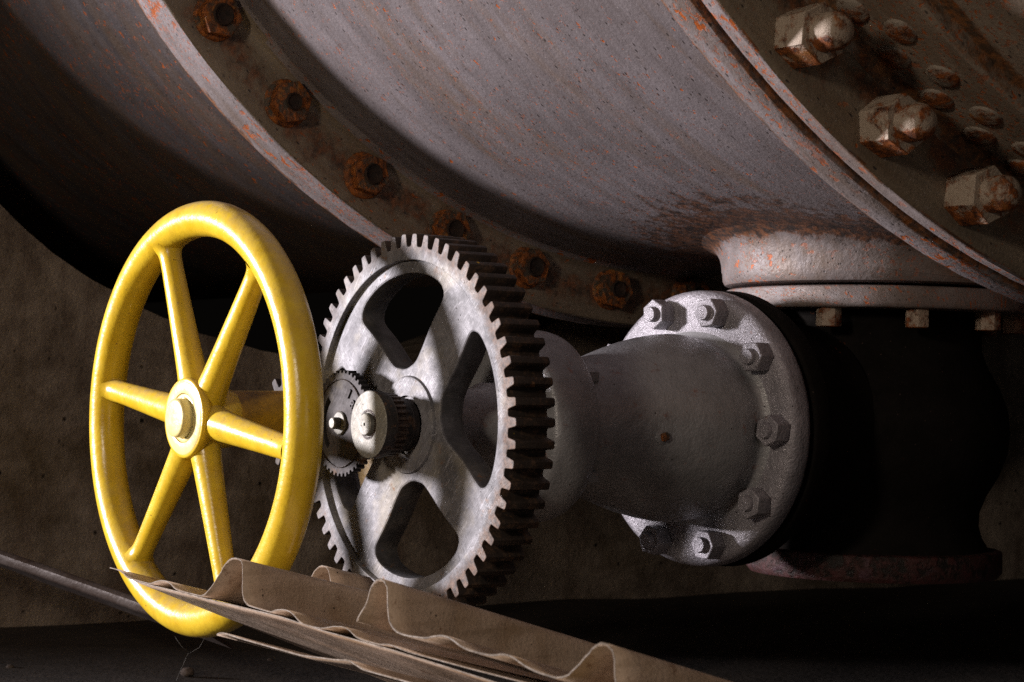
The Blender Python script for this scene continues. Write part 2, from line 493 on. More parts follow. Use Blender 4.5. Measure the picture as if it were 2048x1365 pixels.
def lathe(bm, prof, n=64, axis='Y', origin=(0, 0, 0), a0=0.0, a1=2 * PI, mat=None, jitter=0.0):
    """prof: list of (t along axis, r); revolve about the axis"""
    full = abs(a1 - a0 - 2 * PI) < 1e-6
    rings = []
    for t, r in prof:
        row = []
        if r < 1e-6:
            p = {'Y': (0, t, 0), 'X': (t, 0, 0), 'Z': (0, 0, t)}[axis]
            row = [bm.verts.new(Vector(p) + Vector(origin))]
        else:
            for i in range(n if full else n + 1):
                a = a0 + (a1 - a0) * i / n
                rr = r * (1 + random.uniform(-jitter, jitter)) if jitter else r
                c, s = rr * cos(a), rr * sin(a)
                p = {'Y': (c, t, s), 'X': (t, -c, -s), 'Z': (c, s, t)}[axis]
                row.append(bm.verts.new(Vector(p) + Vector(origin)))
        rings.append(row)
    for A, B in zip(rings[:-1], rings[1:]):
        m_ = max(len(A), len(B))
        cnt = m_ if full else m_ - 1
        for i in range(cnt):
            j = (i + 1) % m_ if full else i + 1
            q = []
            for R, k in ((A, i), (A, j), (B, j), (B, i)):
                vv = R[0] if len(R) == 1 else R[k]
                if vv not in q:
                    q.append(vv)
            if len(q) > 2:
                try:
                    bm.faces.new(q)
                except ValueError:
                    pass
    if mat is not None:
        bmesh.ops.transform(bm, matrix=mat, verts=bm.verts)
    return bm


def rnd(t0, r0, t1, r1, ta, ra, k=5):
    """arc-ish rounding between two profile points around corner (ta, ra)"""
    out = []
    for i in range(k + 1):
        f = i / k
        a = (1 - f) ** 2
        b = 2 * f * (1 - f)
        c = f * f
        out.append((a * t0 + b * ta + c * t1, a * r0 + b * ra + c * r1))
    return out


def hexnut_bm(af, h, hole=0.0, axis='Y', bev=0.0022, seg=6):
    """hex prism with chamfered top; grows along -Y from 0 to -h (axis Y) or +X (axis X); af = across flats"""
    bm = bmesh.new()
    R = af / 2 / cos(PI / 6)
    ring0 = []
    ring1 = []
    for i in range(6):
        a = PI / 3 * i + PI / 6
        ring0.append(bm.verts.new((R * cos(a), R * sin(a), 0)))
        ring1.append(bm.verts.new((R * cos(a), R * sin(a), h)))
    bm.faces.new(ring0[::-1])
    bm.faces.new(ring1)
    for i in range(6):
        j = (i + 1) % 6
        bm.faces.new((ring0[i], ring0[j], ring1[j], ring1[i]))
    bmesh.ops.bevel(bm, geom=[e for e in bm.edges], offset=bev, segments=2, affect='EDGES', profile=0.6)
    # chamfer corners of the top: pull verts beyond the inscribed circle down a little
    for v in bm.verts:
        rr = math.hypot(v.co.x, v.co.y)
        if v.co.z > h * 0.9 and rr > af / 2:
            v.co.z -= (rr - af / 2) * 0.7
    for v in bm.verts:
        v.co += Vector((random.uniform(-1, 1), random.uniform(-1, 1), random.uniform(-1, 1))) * af * 0.003
    if axis == 'Y':
        bmesh.ops.transform(bm, matrix=Matrix.Rotation(PI / 2, 4, 'X'), verts=bm.verts)       # z -> -y
    elif axis == 'X':
        bmesh.ops.transform(bm, matrix=Matrix.Rotation(PI / 2, 4, 'Y'), verts=bm.verts)       # z -> +x
    elif axis == '-Z':
        bmesh.ops.transform(bm, matrix=Matrix.Rotation(PI, 4, 'X'), verts=bm.verts)
    return bm


def curve_plate(name, outlines, y0, y1, bevel=0.0012):
    """closed outlines in (x, z); first is outer, the rest holes. returns a mesh between y0 and y1"""
    cu = bpy.data.curves.new(name, 'CURVE')
    cu.dimensions = '2D'
    cu.fill_mode = 'BOTH'
    for pts in outlines:
        sp = cu.splines.new('POLY')
        sp.points.add(len(pts) - 1)
        for p, q in zip(sp.points, pts):
            p.co = (q[0], q[1], 0, 1)
        sp.use_cyclic_u = True
    cu.extrude = (y1 - y0) / 2 - bevel
    cu.bevel_depth = bevel
    cu.bevel_resolution = 1
    cu.offset = -bevel
    o = bpy.data.objects.new(name, cu)
    COL.objects.link(o)
    dg = bpy.context.evaluated_depsgraph_get()
    me = bpy.data.meshes.new_from_object(o.evaluated_get(dg))
    bpy.data.objects.remove(o)
    bpy.data.curves.remove(cu)
    me.transform(Matrix.Translation((0, (y0 + y1) / 2, 0)) @ Matrix.Rotation(PI / 2, 4, 'X'))
    finish(me, 30)
    me.materials.clear()
    return me


def catmull(pts, sub=6):
    n = len(pts)
    out = []
    for i in range(n):
        p0, p1, p2, p3 = pts[i - 1], pts[i], pts[(i + 1) % n], pts[(i + 2) % n]
        for k in range(sub):
            t = k / sub
            out.append(tuple(0.5 * ((2 * b) + (-a + c) * t + (2 * a - 5 * b + 4 * c - d) * t * t + (-a + 3 * b - 3 * c + d) * t ** 3)
                             for a, b, c, d in zip(p0, p1, p2, p3)))
    return out


def tube(bm, pts, r, n=8):
    rings = []
    for i, p in enumerate(pts):
        p = Vector(p)
        d = (Vector(pts[min(i + 1, len(pts) - 1)]) - Vector(pts[max(i - 1, 0)])).normalized()
        u = d.orthogonal().normalized()
        v = d.cross(u)
        rings.append([bm.verts.new(p + r * (cos(2 * PI * k / n) * u + sin(2 * PI * k / n) * v)) for k in range(n)])
    for A, B in zip(rings[:-1], rings[1:]):
        for k in range(n):
            bm.faces.new((A[k], A[(k + 1) % n], B[(k + 1) % n], B[k]))
    bm.faces.new(rings[0])
    bm.faces.new(rings[-1][::-1])
    return bm


def gear_outline(n, r_root, r_tip, phase=0.0, jit=0.0, wt=0.42, wr=0.60):
    """rounded straight-flank teeth"""
    pts = []
    p = 2 * PI / n
    for i in range(n):
        c = phase + i * p + random.uniform(-jit, jit) * p
        tip = r_tip + random.uniform(-jit, jit) * 0.02
        mid = (r_root + r_tip) / 2
        for a, r in ((-0.5 * p, r_root - 0.0), (-wr / 2 * p - 0.05 * p, r_root + 0.0004), (-wr / 2 * p, r_root + 0.10 * (tip - r_root)),
                     (-(wr + wt) / 4 * p * 0.98, mid), (-wt / 2 * p, tip - 0.14 * (tip - r_root)), (-wt / 2 * p * 0.72, tip - 0.02 * (tip - r_root)),
                     (0, tip),
                     (wt / 2 * p * 0.72, tip - 0.02 * (tip - r_root)), (wt / 2 * p, tip - 0.14 * (tip - r_root)), ((wr + wt) / 4 * p * 0.98, mid),
                     (wr / 2 * p, r_root + 0.10 * (tip - r_root)), (wr / 2 * p + 0.05 * p, r_root + 0.0004)):
            pts.append((r * cos(c + a), r * sin(c + a)))
    return pts


def circle(r, n=96, cx=0.0, cz=0.0):
    return [(cx + r * cos(2 * PI * i / n), cz + r * sin(2 * PI * i / n)) for i in range(n)]


# ------------------------------------------------------------------ the place: floor, wall
NX, NY, ZC = 0.0, 0.9108, 1.4593          # nozzle axis (x, y) and pipe axis height
DAL = rad(-2.026)
FLOOR = -0.46
WALL_X = -1.69

bm = bmesh.new()
g = 60
for i in range(g + 1):
    for j in range(g + 1):
        x = -8 + 16 * i / g
        y = -8 + 16 * j / g
        bm.verts.new((x, y, FLOOR + random.uniform(-.006, .006)))
bm.verts.ensure_lookup_table()
for i in range(g):
    for j in range(g):
        a = i * (g + 1) + j
        bm.faces.new((bm.verts[a], bm.verts[a + g + 1], bm.verts[a + g + 2], bm.verts[a + 1]))
fl = obj('ground', bm, M['floor'])
fl['kind'] = 'structure'

# concrete wall the pipe comes out of: a sheet with a round opening, plus the sleeve of the opening
RW = 1.354
bm = bmesh.new()
n = 240
inner, outer, back = [], [], []
for i in range(n):
    a = 2 * PI * i / n
    c, s = cos(a), sin(a)
    inner.append(bm.verts.new((0, RW * c, RW * s)))
    k = 6.0 / max(abs(c), abs(s))
    outer.append(bm.verts.new((0, max(k * c, -1.40), max(k * s, -2.4))))
    back.append(bm.verts.new((-0.5, RW * c, RW * s)))
mids = []
for f in (0.08, 0.3, 0.6):
    mids.append([bm.verts.new(inner[i].co.lerp(outer[i].co, f)) for i in range(n)])
ends = [bm.verts.new((-0.6, v.co.y, v.co.z)) for v in outer]
rows = [back, inner] + mids + [outer, ends]
for A, B in zip(rows[:-1], rows[1:]):
    for i in range(n):
        j = (i + 1) % n
        bm.faces.new((A[i], A[j], B[j], B[i]))
for v in inner:
    v.co += Vector((random.uniform(-.006, 0), 0, 0))
    d = Vector((0, v.co.y, v.co.z)).normalized()
    v.co += d * random.uniform(-.004, .004)
wall = obj('concrete_wall', bm, M['concrete'], None, 40, (NX + WALL_X, NY + 0.06, ZC), (0, 0, DAL))
tag(wall, 'stained brown concrete wall behind the pipe and yellow wheel', 'wall')

# ------------------------------------------------------------------ the big pipe, three bolted lengths
R1, Q1A, Q1B = 1.2846, -0.671, -0.581
R2, Q2A, Q2B, Q2C = 1.3113, 0.559, 0.617, 0.656
RP = 1.18
pipe_loc = (NX, NY, ZC)


def pt(q, r, th):
    """pipe frame: along q, radius r, angle th below horizontal on the viewer's side"""
    return Vector((q, -r * cos(th), -r * sin(th)))


def facing_nut(parent, q, r, th, af, h, mat, spin=0.0, hole=None, dome=None, washer=None, base_name='nut'):
    """nut on a flange face that looks along +X, with stud end or hollow"""
    e = pt(q, r, th)
    bm = hexnut_bm(af, h, axis='X', bev=af * 0.022)
    bmesh.ops.transform(bm, matrix=Matrix.Rotation(spin, 4, 'X'), verts=bm.verts)
    bmesh.ops.translate(bm, vec=e, verts=bm.verts)
    nut = obj(base_name, bm, mat, parent, 30)
    if washer:
        bm = bmesh.new()
        lathe(bm, [(-.004, 0), (-.004, washer * 1.04), (.003, washer), (.006, washer * 0.9), (.006, 0)], 32, 'X', e, jitter=0.018)
        obj('rust_collar', bm, M['rustnut'], nut, 50)
    if hole:
        bm = bmesh.new()
        lathe(bm, [(h + .001, hole * 1.28), (h + .0042, hole * 1.12), (h + .003, hole), (h + .0006, hole * 0.9), (h + .0006, 0)], 20, 'X', e, jitter=0.03)
        obj('stud_hollow', bm, [M['hole']], nut, 60)
    if dome:
        rr, hh = dome
        bm = bmesh.new()
        lathe(bm, [(h - .004, rr), (h + hh * 0.55, rr * 0.99), (h + hh * 0.8, rr * 0.86), (h + hh * 0.95, rr * 0.55), (h + hh, 0)], 28, 'X', e, jitter=0.012)
        obj('stud_end', bm, mat, nut, 60)
    return nut


# left length: shell running into the wall and its bolted flange
pl = thing('steel_pipe', 'dark stained pipe length with rust edged flange of hollow rusty nuts, entering the concrete wall', 'pipe', pipe_loc, DAL, 'lengths of the big pipe')
bm = bmesh.new()
lathe(bm, [(-3.4, RP), (-2.2, RP), (-1.4, RP), (Q1A + .01, RP)], 160, 'X')
obj('shell', bm, M['pipeleft'], pl, 50)
bm = bmesh.new()
lathe(bm, [(Q1A, RP - .02), (Q1A, R1 - .006)] + rnd(Q1A, R1 - .006, Q1A + .006, R1, Q1A, R1, 3) + [(Q1A + .03, R1 + .001), (Q1A + .06, R1)] +
      rnd(Q1B - .007, R1, Q1B, R1 - .007, Q1B, R1, 3) + [(Q1B, R1 - .05), (Q1B, RP + .025)] + rnd(Q1B, RP + .025, Q1B + .04, RP - .003, Q1B, RP, 6) + [(Q1B + .05, RP - .02)], 220, 'X', jitter=0.0005)
fr = obj('flange', bm, M['rim'], pl, 30)
fr.data.materials.append(M['face'])
for p in fr.data.polygons:
    if p.normal.x > 0.5:
        p.material_index = 1
for k in range(-2, 8):
    th = rad(41.95 + 8.62 * k)
    facing_nut(pl, Q1B, 1.2245, th + random.uniform(-.004, .004), random.uniform(.059, .065), random.uniform(.026, .032), M['rustnut'], spin=random.uniform(0, 1), hole=random.uniform(.0115, .0145), washer=random.uniform(.036, .040))

# middle length: shell, paired collar of the next flange, branch nozzle underneath
pm = thing('steel_pipe', 'lit lilac grey pipe length flecked with orange rust, with branch nozzle underneath', 'pipe', pipe_loc, DAL, 'lengths of the big pipe')
bm = bmesh.new()
lathe(bm, [(Q1B + .03, RP), (-.3, RP), (0, RP), (.3, RP), (Q2A + .01, RP)], 200, 'X')
obj('shell', bm, M['pipe'], pm, 50)
bm = bmesh.new()
lathe(bm, [(Q2A, RP - .02), (Q2A, R2 - .008)] + rnd(Q2A, R2 - .008, Q2A + .008, R2, Q2A, R2, 3) + [(Q2B - .016, R2 + .001)] +
      rnd(Q2B - .012, R2, Q2B - .005, R2 - .008, Q2B - .005, R2, 3) + [(Q2B - .005, RP)], 240, 'X', jitter=0.0004)
obj('flange', bm, M['rim'], pm, 30)
# nozzle (vertical, under the pipe): built in pipe coordinates, axis at (0, 0)
dz = -ZC


def under(r, a, d):
    """point of the branch at radius r and angle a, d below the underside of the shell"""
    x, y = r * cos(a), r * sin(a)
    return Vector((x, y, -math.sqrt(RP ** 2 - y * y) - d))


bm = bmesh.new()
nn = 120
rows = []
for z_, r_ in ((.232, .05), (.2265, .238), (.229, .246), (.236, .2500), (.250, .2512)):
    rows.append([bm.verts.new((r_ * cos(2 * PI * k / nn), r_ * sin(2 * PI * k / nn), dz + z_)) for k in range(nn)])
for r_, d_ in ((.2516, .045), (.2530, .032), (.2560, .021), (.2615, .0115), (.2695, .0052), (.2800, .0016), (.2930, -.0022)):
    rows.append([bm.verts.new(under(r_ * (1 + random.uniform(-.002, .002)), 2 * PI * k / nn, d_)) for k in range(nn)])
for A_, B_ in zip(rows[:-1], rows[1:]):
    for k in range(nn):
        bm.faces.new((A_[k], A_[(k + 1) % nn], B_[(k + 1) % nn], B_[k]))
obj('nozzle', bm, M['nozzle'], pm, 40)
# right length: plate, big nuts, angle ring with rivets, shell coming over the viewer
pr = thing('steel_pipe', 'brown grey pipe length with big domed nuts and rivet rows, nearest the viewer', 'pipe', pipe_loc, DAL, 'lengths of the big pipe')
RL = 1.2
bm = bmesh.new()
lathe(bm, [(Q2B + .003, RP), (Q2B + .003, R2 - .012)] + rnd(Q2B + .003, R2 - .010, Q2B + .011, R2 - .002, Q2B + .003, R2 - .002, 3) + [(Q2C - .012, R2 - .001)] +
      rnd(Q2C - .010, R2, Q2C, R2 - .010, Q2C, R2, 4) + [(Q2C, R2 - .05), (Q2C, RL + .018)], 240, 'X', jitter=0.0004)
fr = obj('flange', bm, M['rim'], pr, 30)
fr.data.materials.append(M['face'])
for p in fr.data.polygons:
    if p.normal.x > 0.5:
        p.material_index = 1
bm = bmesh.new()
lathe(bm, rnd(Q2C, RL + .018, Q2C + .02, RL, Q2C, RL, 5) + [(Q2C + .12, RL), (.783, RL), (.789, RL - .004), (.79, RP)], 240, 'X')
obj('angle_ring', bm, M['pipebrown'], pr, 30)
bm = bmesh.new()
lathe(bm, [(.74, RP), (1.2, RP), (2.2, RP), (3.4, RP)], 200, 'X')
obj('shell', bm, M['pipebrown'], pr, 50)
for k in range(-2, 5):
    th = rad(52.25 + 7.33 * k)
    facing_nut(pr, Q2C, 1.262, th, 0.063, 0.050, M['bignut'], spin=[0.5, 0.4, 0.46, 0.62, 0.40, 0.5, 0.6][k + 2], dome=(0.0225, 0.034))


def rivet(q, th, r=.021, h=.0065):
    bm = bmesh.new()
    prof = [(-.004, r * 1.02), (.001, r), (h * 0.55, r * 0.85), (h * 0.9, r * 0.45), (h, 0)]
    lathe(bm, prof, 22, 'Z', jitter=0.02)
    n_ = Vector((0, -cos(th), -sin(th)))
    rot = n_.to_track_quat('Z', 'Y').to_matrix().to_4x4()
    bmesh.ops.transform(bm, matrix=Matrix.Translation(pt(q, RL, th)) @ rot, verts=bm.verts)
    return obj('rivet', bm, M['rivet'], pr, 60)


for k in range(-4, 7):
    rivet(.731, rad(55.5 + 3.93 * k))
    rivet(.690, rad(53.4 + 3.93 * k))

# ------------------------------------------------------------------ gate valve
vy = NY
gv = thing('gate_valve', 'grey gate valve with bell shaped bonnet hanging under the pipe nozzle', 'valve', (NX, vy, 0))
# inlet flange under the nozzle
bm = bmesh.new()
lathe(bm, [(.222, .0), (.222, .236)] + rnd(.222, .236, .218, .2445, .222, .2445, 3) + [(.20, .2455)] + rnd(.195, .2455, .188, .239, .188, .2455, 3) + [(.188, .10)], 96, 'Z', jitter=0.001)
obj('inlet_flange', bm, M['nozzle'], gv, 40)
bm = bmesh.new()
lathe(bm, [(-.188, .10), (-.188, .196)] + rnd(-.188, .196, -.194, .204, -.188, .204, 3) + [(-.222, .204), (-.230, .198), (-.230, .0)], 96, 'Z', jitter=0.002)
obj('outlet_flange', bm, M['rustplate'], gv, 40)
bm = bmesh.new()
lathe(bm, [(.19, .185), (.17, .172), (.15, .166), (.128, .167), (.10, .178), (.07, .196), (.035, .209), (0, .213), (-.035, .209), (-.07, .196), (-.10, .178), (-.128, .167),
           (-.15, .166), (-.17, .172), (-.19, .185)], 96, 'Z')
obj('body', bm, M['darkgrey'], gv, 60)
# everything round the stem: built at its place along Y (world), then put in the valve's frame
FY = 0.5138
DF = rad(4.5)
TF = Matrix.Translation((0, FY - vy, 0)) @ Matrix.Rotation(DF, 4, 'Z') @ Matrix.Translation((0, -FY, 0))
bm = bmesh.new()
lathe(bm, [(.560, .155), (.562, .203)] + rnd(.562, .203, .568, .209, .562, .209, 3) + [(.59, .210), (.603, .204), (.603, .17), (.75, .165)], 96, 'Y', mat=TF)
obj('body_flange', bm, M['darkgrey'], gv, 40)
bm = bmesh.new()
lathe(bm, [(.514, .0), (.514, .185)] + rnd(.514, .187, .530, .2075, .514, .2065, 6) + [(.545, .2085), (.5525, .205), (.555, .200), (.555, .10)], 128, 'Y', mat=TF, jitter=0.0012)
obj('bonnet_flange', bm, M['flange'], gv, 40)
bm = bmesh.new()
lathe(bm, [(.20, .088), (.25, .093), (.275, .0985), (.30, .104), (.33, .113), (.36, .1235), (.39, .1325), (.42, .1395), (.445, .1435), (.465, .1450), (.48, .1442), (.492, .1418), (.502, .140),
           (.508, .141), (.512, .146), (.5155, .154)], 128, 'Y', mat=TF @ Matrix.Diagonal((1.10, 1, .965, 1)), jitter=0.0006)
obj('bonnet', bm, M['grey'], gv, 60)
bm = bmesh.new()
lathe(bm, [(.163, .04), (.163, .100), (.165, .112)] + rnd(.165, .116, .178, .130, .165, .128, 5) + [(.195, .1345), (.212, .137), (.224, .136)] + rnd(.226, .1355, .240, .120, .242, .134, 6) + [(.248, .10), (.252, .06)],
      128, 'Y', mat=Matrix.Translation((0, -vy, 0)), jitter=0.0006)
obj('yoke_disc', bm, M['grey'], gv, 40)
bm = bmesh.new()
lathe(bm, [(.03, .052), (.12, .052), (.13, .060), (.17, .060)], 48, 'Y', mat=Matrix.Translation((0, -vy, 0)))
obj('stem', bm, M['grey'], gv, 40)
# ten bonnet nuts
for k in range(10):
    a = rad(36 * k + 0.35)
    bm = hexnut_bm(0.0405, 0.0275, axis='Y', bev=0.0016)
    spin = random.uniform(0, 1.05)
    bmesh.ops.transform(bm, matrix=Matrix.Rotation(spin, 4, 'Y'), verts=bm.verts)
    e = Vector((.180 * cos(a), FY, .180 * sin(a)))
    bmesh.ops.transform(bm, matrix=TF @ Matrix.Translation(e), verts=bm.verts)
    nt = obj('nut', bm, M['flange'], gv, 30)
    bm = bmesh.new()
    lathe(bm, [(-.025, .0118), (-.0315, .0118), (-.034, .0102), (-.0343, .0), ], 18, 'Y', mat=TF @ Matrix.Translation(e), jitter=0.02)
    obj('stud_end', bm, M['flange'], nt, 50)
# bolts under the inlet flange
for k in range(10):
    a = rad(36 * k + 6)
    bm = hexnut_bm(0.034, 0.030, axis='-Z', bev=0.0018)
    bmesh.ops.transform(bm, matrix=Matrix.Translation((.214 * cos(a), .214 * sin(a), .1885)) @ Matrix.Rotation(random.uniform(0, 1), 4, 'Z'), verts=bm.verts)
    obj('bolt_head', bm, M['bignut'], gv, 30)
# small square plug on the side of the bonnet
P = TF @ Vector((.1255, .335, -.010))
bm = bmesh.new()
bmesh.ops.create_cube(bm, size=1.0)
bmesh.ops.scale(bm, vec=(.014, .011, .011), verts=bm.verts)
bmesh.ops.bevel(bm, geom=list(bm.edges), offset=.0012, segments=2, affect='EDGES')
bmesh.ops.transform(bm, matrix=Matrix.Translation(P) @ Matrix.Rotation(.3, 4, 'X'), verts=bm.verts)
plg = obj('grease_plug', bm, M['rustnut'], gv, 40)
bm = bmesh.new()
lathe(bm, [(-.006, .0), (-.006, .0125), (-.001, .012), (.0005, .009), (.0005, 0)], 20, 'X', P)
obj('plug_collar', bm, M['grey'], plg, 50)
# two small bolts on the back of the yoke disc
for a in (40, -38, 140, -140):
    bm = hexnut_bm(0.022, 0.016, axis='Y', bev=0.001)
    bmesh.ops.transform(bm, matrix=Matrix.Translation((.112 * cos(rad(a)), .262 - vy, .112 * sin(rad(a)))), verts=bm.verts)
    obj('bolt_head', bm, M['grey'], gv, 30)

# ------------------------------------------------------------------ big spur gear
sg = thing('spur_gear', 'large silver spur gear with four windows and blackened teeth on the valve stem', 'gear', (0, 0, 0))
NT_ = 60
me = curve_plate('toothed_rim', [gear_outline(NT_, .2425, .2602, rad(2.0), 0.035), circle(.2245, 160)], 0.0, 0.0625, 0.0011)
link('toothed_rim', me, M['rimsilver'], sg)


def window(center):
    raw = [(.0775, 0), (.0805, 9), (.089, 17.5), (.108, 23), (.132, 26.5), (.157, 29.5), (.178, 31.8), (.192, 32.0), (.2015, 28.5), (.2052, 22), (.2068, 12), (.207, 0)]
    full = raw + [(r, -a) for r, a in raw[-2:0:-1]]
    return [(r * cos(rad(a + center)), r * sin(rad(a + center))) for r, a in catmull(full, 5)]


holes = [window(c) for c in (8.5, 98.5, 188.5, 278.5)]
me = curve_plate('web', [circle(.2262, 160)] + holes, 0.0085, 0.047, 0.0028)
link('web', me, M['silver'], sg)
bm = bmesh.new()
lathe(bm, [(.03, .0675), (.0085, .0672), (.0050, .0655), (.0036, .062), (.0036, .04)], 80, 'Y')
obj('hub_boss', bm, M['silver'], sg, 40)
# pinion on the same stem with its worn cap
pn = thing('pinion', 'small toothed pinion with pale worn round cap in front of the big gear hub', 'pinion', (0, -.0085, 0))
o = -(-.0085)
me = curve_plate('toothed_body', [gear_outline(28, .0385, .0425, 0, 0.03)], -.0375 + o, -.0165 + o, 0.0006)
link('toothed_body', me, M['grease'], pn)
bm = bmesh.new()
lathe(bm, [(-.036 + o, .030), (-.036 + o, .0445), (-.0385 + o, .0452), (-.052 + o, .0458)] + rnd(-.0535 + o, .0457, -.0555 + o, .0435, -.0555 + o, .0457, 3) + [(-.0558 + o, .03), (-.0557 + o, 0)], 72, 'Y', jitter=0.0006)
cp = obj('cap', bm, [M['cap'], M['smallsteel']], pn, 35)
for p in cp.data.polygons:
    if abs(p.normal.y) < 0.5:
        p.material_index = 1
bm = bmesh.new()
lathe(bm, [(-.054 + o, .0160), (-.0605 + o, .0150), (-.0618 + o, .0138), (-.0618 + o, .0022), (-.058 + o, .0018), (-.058 + o, 0)], 32, 'Y')
obj('shaft_end', bm, M['cap'], cp, 35)
bm = bmesh.new()
lathe(bm, [(-.0558 + o, .0205), (-.0562 + o, .0203), (-.0562 + o, .0166), (-.0555 + o, .0165)], 32, 'Y')
obj('cap_ring', bm, M['grease'], cp, 50)
bm = bmesh.new()
lathe(bm, [(-.018 + o, .02), (-.018 + o, .0355), (-.0165 + o, .037), (-.006 + o, .0372), (-.004 + o, .036), (.004 + o, .036), (.004 + o, .0)], 48, 'Y')
obj('collar', bm, M['smallsteel'], pn, 35)

# indicator gear beside the pinion
sx = -.1115
ig = thing('indicator_gear', 'small dark thin gear with cast digits and curved slots, half hidden behind the yellow wheel', 'gear', (sx, -.03, -.001))
slots = []
for c in (180, 0):
    ln = []
    for a in range(-46, 47, 4):
        ln.append((.0505 * cos(rad(c + a)), .0505 * sin(rad(c + a))))
    cap1 = [((.0445 - .006 * cos(rad(q)) * 0 + .0) * cos(rad(c + 46)), (.0445) * sin(rad(c + 46))) for q in (0,)]
    back = []
    for a in range(46, -47, -4):
        back.append((.0405 * cos(rad(c + a)), .0405 * sin(rad(c + a))))
    if c == 180:
        slots.append(ln + back)
me = curve_plate('toothed_disc', [gear_outline(46, .0700, .0745, 0, 0.03)] + slots, -.0005, .013, 0.0007)
link('toothed_disc', me, M['smallsteel'], ig)
bm = bmesh.new()
lathe(bm, [(.010, .0625), (-.0022, .0620), (-.0030, .0612), (-.0030, .0608), (.004, .0606)], 72, 'Y')
obj('raised_ring', bm, M['grease'], ig, 40)
bm = bmesh.new()
lathe(bm, [(0, .017), (-.003, .0165), (-.0045, .015), (-.0045, 0)], 32, 'Y')
ws = obj('washer', bm, M['cap'], ig, 40)
bm = bmesh.new()
lathe(bm, [(-.004, .0085), (-.014, .0082), (-.0158, .0066), (-.016, 0)], 24, 'Y')
obj('axle_end', bm, M['cap'], ws, 40)


def digit(txt, parent, x, z, size, ang, y=-.0012):
    cu = bpy.data.curves.new('digit', 'FONT')
    cu.body = txt
    cu.size = size
    cu.extrude = .0011
    cu.bevel_depth = .0006
    cu.align_x = 'CENTER'
    cu.align_y = 'CENTER'
    o_ = bpy.data.objects.new('digit', cu)
    COL.objects.link(o_)
    dg = bpy.context.evaluated_depsgraph_get()
    me_ = bpy.data.meshes.new_from_object(o_.evaluated_get(dg))
    bpy.data.objects.remove(o_)
    bpy.data.curves.remove(cu)
    me_.transform(Matrix.Translation((x, y, z)) @ Matrix.Rotation(-ang, 4, 'Y') @ Matrix.Rotation(PI / 2, 4, 'X'))
    finish(me_, 40)
    me_.materials.clear()
    return link('digit', me_, M['smallsteel'], parent)


digit('1', ig, .022, .0405, .0185, rad(-35))
digit('8', ig, .0300, .0262, .0185, rad(-35))

# handwheel pinion shaft with its yellow sleeve
HX = -.3211
ps = thing('pinion_shaft', 'yellow sleeved pinion shaft running from the yellow wheel to the big gear', 'shaft', (HX, 0, 0))
me = curve_plate('pinion_teeth', [gear_outline(15, .0540, .0735, rad(8), 0.03)], .004, .058, 0.0012)
link('pinion_teeth', me, M['smallsteel'], ps)
bm = bmesh.new()
lathe(bm, [(-.118, .02), (-.118, .0385), (-.113, .0405), (-.07, .0410), (-.03, .0415), (-.005, .0425), (.0035, .043), (.0035, .0)], 56, 'Y', jitter=0.0008)
obj('sleeve', bm, M['oldyellow'], ps, 40)
bm = bmesh.new()
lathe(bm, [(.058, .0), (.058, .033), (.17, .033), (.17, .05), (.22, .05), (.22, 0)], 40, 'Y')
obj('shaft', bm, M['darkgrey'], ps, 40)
# yellow bracket arm seen through the lower left window of the gear
bk = thing('gear_bracket', 'yellow painted bracket arm seen through the big gear window, behind the small dark gear', 'bracket', (-.19, .14, 0))
bm = bmesh.new()
poly = [(-.21, .055), (-.20, .050), (-.095, .055), (-.095, -.05), (-.130, -.16), (-.17, -.17), (-.21, -.055)]
ring0 = [bm.verts.new((x, .0, z)) for x, z in poly]
ring1 = [bm.verts.new((x, .028, z)) for x, z in poly]
bm.faces.new(ring0)
bm.faces.new(ring1[::-1])
for i in range(len(poly)):
    j = (i + 1) % len(poly)
    bm.faces.new((ring0[i], ring0[j], ring1[j], ring1[i]))
bmesh.ops.bevel(bm, geom=list(bm.edges), offset=.004, segments=2, affect='EDGES')
obj('arm', bm, M['oldyellow'], bk, 30)

# ------------------------------------------------------------------ yellow handwheel
HY = -.1437
RH, RT = .2880, .0262
hw = thing('hand_wheel', 'glossy yellow six spoked handwheel in front of the gears', 'handwheel', (HX, HY, 0), rad(1.536))
bm = bmesh.new()
nu, nv = 128, 28
vs = []
for i in range(nu):
    a = 2 * PI * i / nu
    wob = 1 + 0.006 * sin(3 * a + .5) + 0.004 * sin(7 * a)
    row = []
    for j in range(nv):
        b = 2 * PI * j / nv
        rr = RH + RT * wob * cos(b)
        row.append(bm.verts.new((rr * cos(a), RT * wob * 1.02 * sin(b), rr * sin(a))))
    vs.append(row)
for i in range(nu):
    for j in range(nv):
        bm.faces.new((vs[i][j], vs[i][(j + 1) % nv], vs[(i + 1) % nu][(j + 1) % nv], vs[(i + 1) % nu][j]))
obj('rim', bm, M['yellow'], hw, 0)
for k in range(6):
    a = rad(-8 + 60 * k)
    bm = bmesh.new()
    # spoke as a lathe along local Z from the hub to the rim, flared at both ends
    prof = [(.020, .026), (.034, .0245), (.044, .0225), (.056, .0205), (.075, .0193), (.12, .0178), (.18, .0160), (.23, .0148), (.248, .0147), (.256, .0152), (.262, .0164), (.267, .0185), (.272, .0215)]
    prof = [(z_, r_ * 1.17) for z_, r_ in prof]
    lathe(bm, prof, 28, 'Z', jitter=0.004)
    for v in bm.verts:                                  # oval section and a slight dish towards the hub
        f = (v.co.z - .02) / .25
        v.co.y = v.co.y * 0.92 + (1 - f) * .004
    bmesh.ops.transform(bm, matrix=Matrix.Rotation(PI / 2 - a, 4, 'Y'), verts=bm.verts)
    obj('spoke', bm, M['yellow'], hw, 0)
bm = bmesh.new()
